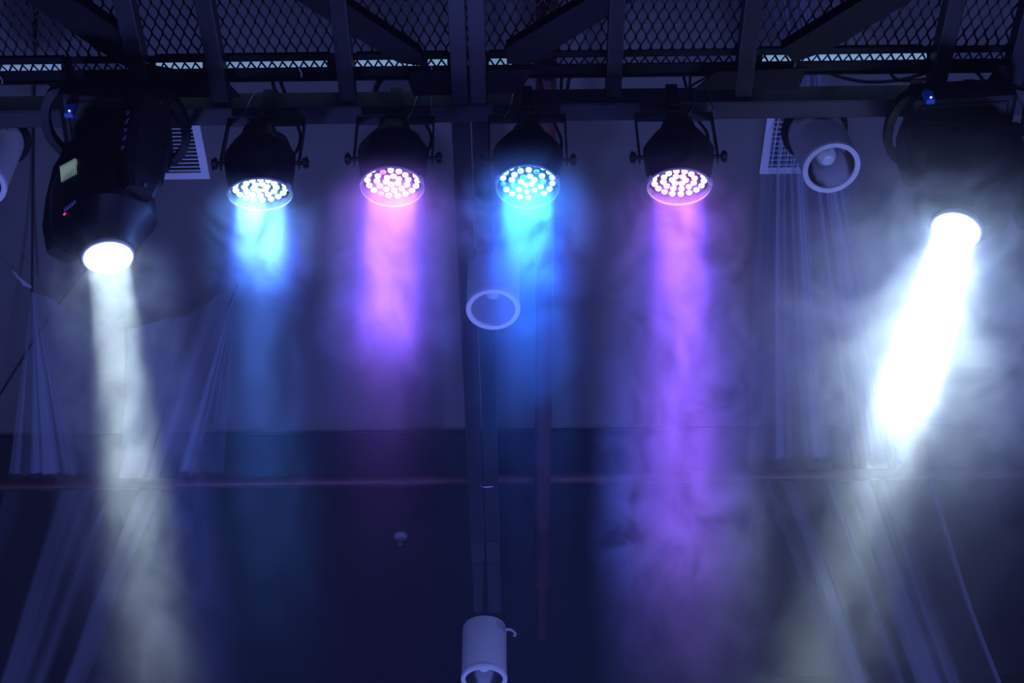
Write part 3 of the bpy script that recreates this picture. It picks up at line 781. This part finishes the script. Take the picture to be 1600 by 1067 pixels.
# cords on the ceiling that hold the tulle
bm = new(); tube(bm, [at_h(60, -40, HCL - 0.01), at_h(53, 150, HCL - 0.012), at_h(51, 300, HCL - 0.02), at_h(50, 456, HT)], 0.006, 6)
tag(link('hanging_cord', bm, CABLE), 'dark upright cord that holds the left corner of the left tulle', 'cord')
bm = new(); tube(bm, [at_h(370, 446, HT), at_h(366, 458, HT - 0.01), at_h(359, 478, HT - 0.02)], 0.006, 6); tube(bm, [at_h(370, 446, HT), at_h(370, 440, HCL - 0.001)], 0.004, 6, sm=False)
tag(link('hanging_cord', bm, CABLE), 'short dark tie at the right corner of the left tulle', 'cord')
bm = new(); tube(bm, [at_h(150, 400, HCL - 0.01), at_h(75, 500, HCL - 0.012), at_h(-40, 680, HCL - 0.01)], 0.004, 6)
tag(link('thin_cable', bm, CABLE), 'thin dark cable slanting across the ceiling behind the left tulle', 'cable')

# ------------------------------------------------------------------ cables, clips
def cable(pts, r, label, name='cable', H=HFR + 0.1):
    bm = new(); tube(bm, [at_h(a, b, H + (c if len(q) > 2 else 0)) if True else None for q in pts for a, b, c in [(q[0], q[1], q[2] if len(q) > 2 else 0)]], r, 8)
    return tag(link(name, bm, CABLE, None, True), label, 'cable', 'cables over the lamp rail')
cable([(70, 128), (95, 140), (120, 145), (150, 142), (180, 143), (215, 158, -0.02)], 0.0045, 'black cable looping in the gap above the left moving head')
cable([(117, 134), (124, 150, -0.02), (122, 162, -0.04)], 0.0055, 'short black cable dropping behind the beam left of the first joist')
cable([(162, 133), (158, 145), (153, 160, -0.03)], 0.0045, 'thin black cable dropping straight behind the beam at far left')
cable([(178, 133), (190, 144), (207, 146), (220, 158, -0.03)], 0.005, 'black cable curling against the first joist')
cable([(425, 118), (428, 136), (438, 152, -0.03)], 0.006, 'front one of two cables dropping above the leftmost par can')
cable([(436, 118), (441, 136), (448, 152, -0.03)], 0.006, 'rear one of two cables dropping above the leftmost par can')
cable([(606, 118), (592, 128), (585, 150, -0.02)], 0.010, 'thick black cable bundle bending down above the pink par can')
cable([(888, 112), (878, 122), (877, 145, -0.03)], 0.0055, 'inner cable arching down above the cyan par can')
cable([(902, 112), (890, 122), (886, 145, -0.03)], 0.006, 'outer cable arching down above the cyan par can')
cable([(1118, 112), (1098, 124), (1080, 135), (1077, 150, -0.02), (1079, 112, 0.02)], 0.0045, 'black cable loop above the rightmost par can')
cable([(1290, 112), (1320, 122), (1360, 128), (1410, 124), (1465, 108)], 0.006, 'long sagging cable in the gap right of the purple can')
cable([(1389, 106), (1394, 118), (1410, 126), (1455, 124), (1470, 134, -0.03)], 0.0055, 'black cable dipping to the blue clip at right')
cable([(1500, 104), (1525, 112), (1545, 138, -0.03)], 0.006, 'cable slanting down behind the right moving head')
cable([(1540, 104), (1552, 112), (1562, 106)], 0.004, 'small cable loop at the far right under the mesh')
def clip(px, py, label):
    p = at_y(px, py, 2.560)
    t = empty('cable_clip', p, label, 'clip', 'blue clips on the lamp rail')
    bm = new(); prism(bm, [(-0.016, 0, 0.026), (0.016, 0, 0.026), (0.013, 0, -0.026), (-0.013, 0, -0.026)], (0, 0.016, 0)); link('tag_plate', bm, BLUEM, t)
    bm = new(); lathe(bm, [(0, -0.002), (0.0035, -0.002), (0.0035, 0.002), (0, 0.002)], 10, Matrix.Translation((0.002, -0.002, -0.014)) @ Matrix.Rotation(math.pi / 2, 4, 'X')); link('rivet', bm, mat('painted_glow_rivet', (0.9, 0.9, 0.9), 0.3, emit=(0.8, 0.9, 1.0), es=0.8), t)  # rivet is no lamp, its bright dot is an emission painted on
    bm = new(); tube(bm, [(0, 0.008, 0.024), (-0.006, 0.008, 0.036), (0, 0.008, 0.048), (0.006, 0.008, 0.036), (0, 0.008, 0.024)], 0.0025, 6); link('loop', bm, WIRE, t)
clip(109, 170, 'blue clip hanging before the base of the left moving head')
clip(1452, 149, 'blue clip hanging before the base of the right moving head')
for (x0, y0, x1, y1, lb) in ((467, 107, 471, 121, 'pale loose wire end hanging from the mesh above the gap between first two par cans'), (674, 104, 670, 118, 'pale loose wire end hanging from the mesh left of the middle joist'),
                             (1243, 92, 1238, 111, 'pale loose wire end hanging from the mesh above the purple can'), (0, 120, 3, 131, 'pale loose wire end at the far left edge of the mesh'), (240, 113, 241, 126, 'pale loose wire end beside the first joist')):
    bm = new(); a = at_h(x0, y0, HM - 0.025); b = at_h(x1, y1, HM - 0.045); tube(bm, [a, (a + b) / 2 + Vector((0.004, 0, 0)), b], 0.0026, 6)
    tag(link('loose_wire', bm, mat('white_wire', (0.8, 0.82, 0.85), 0.5)), lb, 'wire', 'loose wire ends on the mesh')
# wires and plug beside the left can
bm = new(); box(bm, at_h(32, 219, HCL - 0.3), (0.03, 0.045, 0.02), bev=0.005)
tag(link('cable_plug', bm, CABLE), 'small black plug beside the round can at the left edge', 'plug')
bm = new(); tube(bm, [at_h(31, 227, HCL - 0.3), at_h(22, 231, HCL - 0.31), at_h(10, 231, HCL - 0.3), at_h(-10, 225, HCL - 0.3)], 0.003, 6)
tag(link('lamp_wire', bm, mat('white_wire', (0.8, 0.82, 0.85), 0.5)), 'white wire from the black plug to the round can at the left edge', 'wire')
bm = new(); tube(bm, [at_h(30, 221, HCL - 0.3), at_h(20, 214, HCL - 0.29), at_h(18, 208, HCL - 0.28), at_h(-5, 215, HCL - 0.29)], 0.003, 6)
tag(link('lamp_wire', bm, mat('yellow_wire', (0.4, 0.4, 0.1), 0.5)), 'yellow-green wire looping up beside the black plug', 'wire')
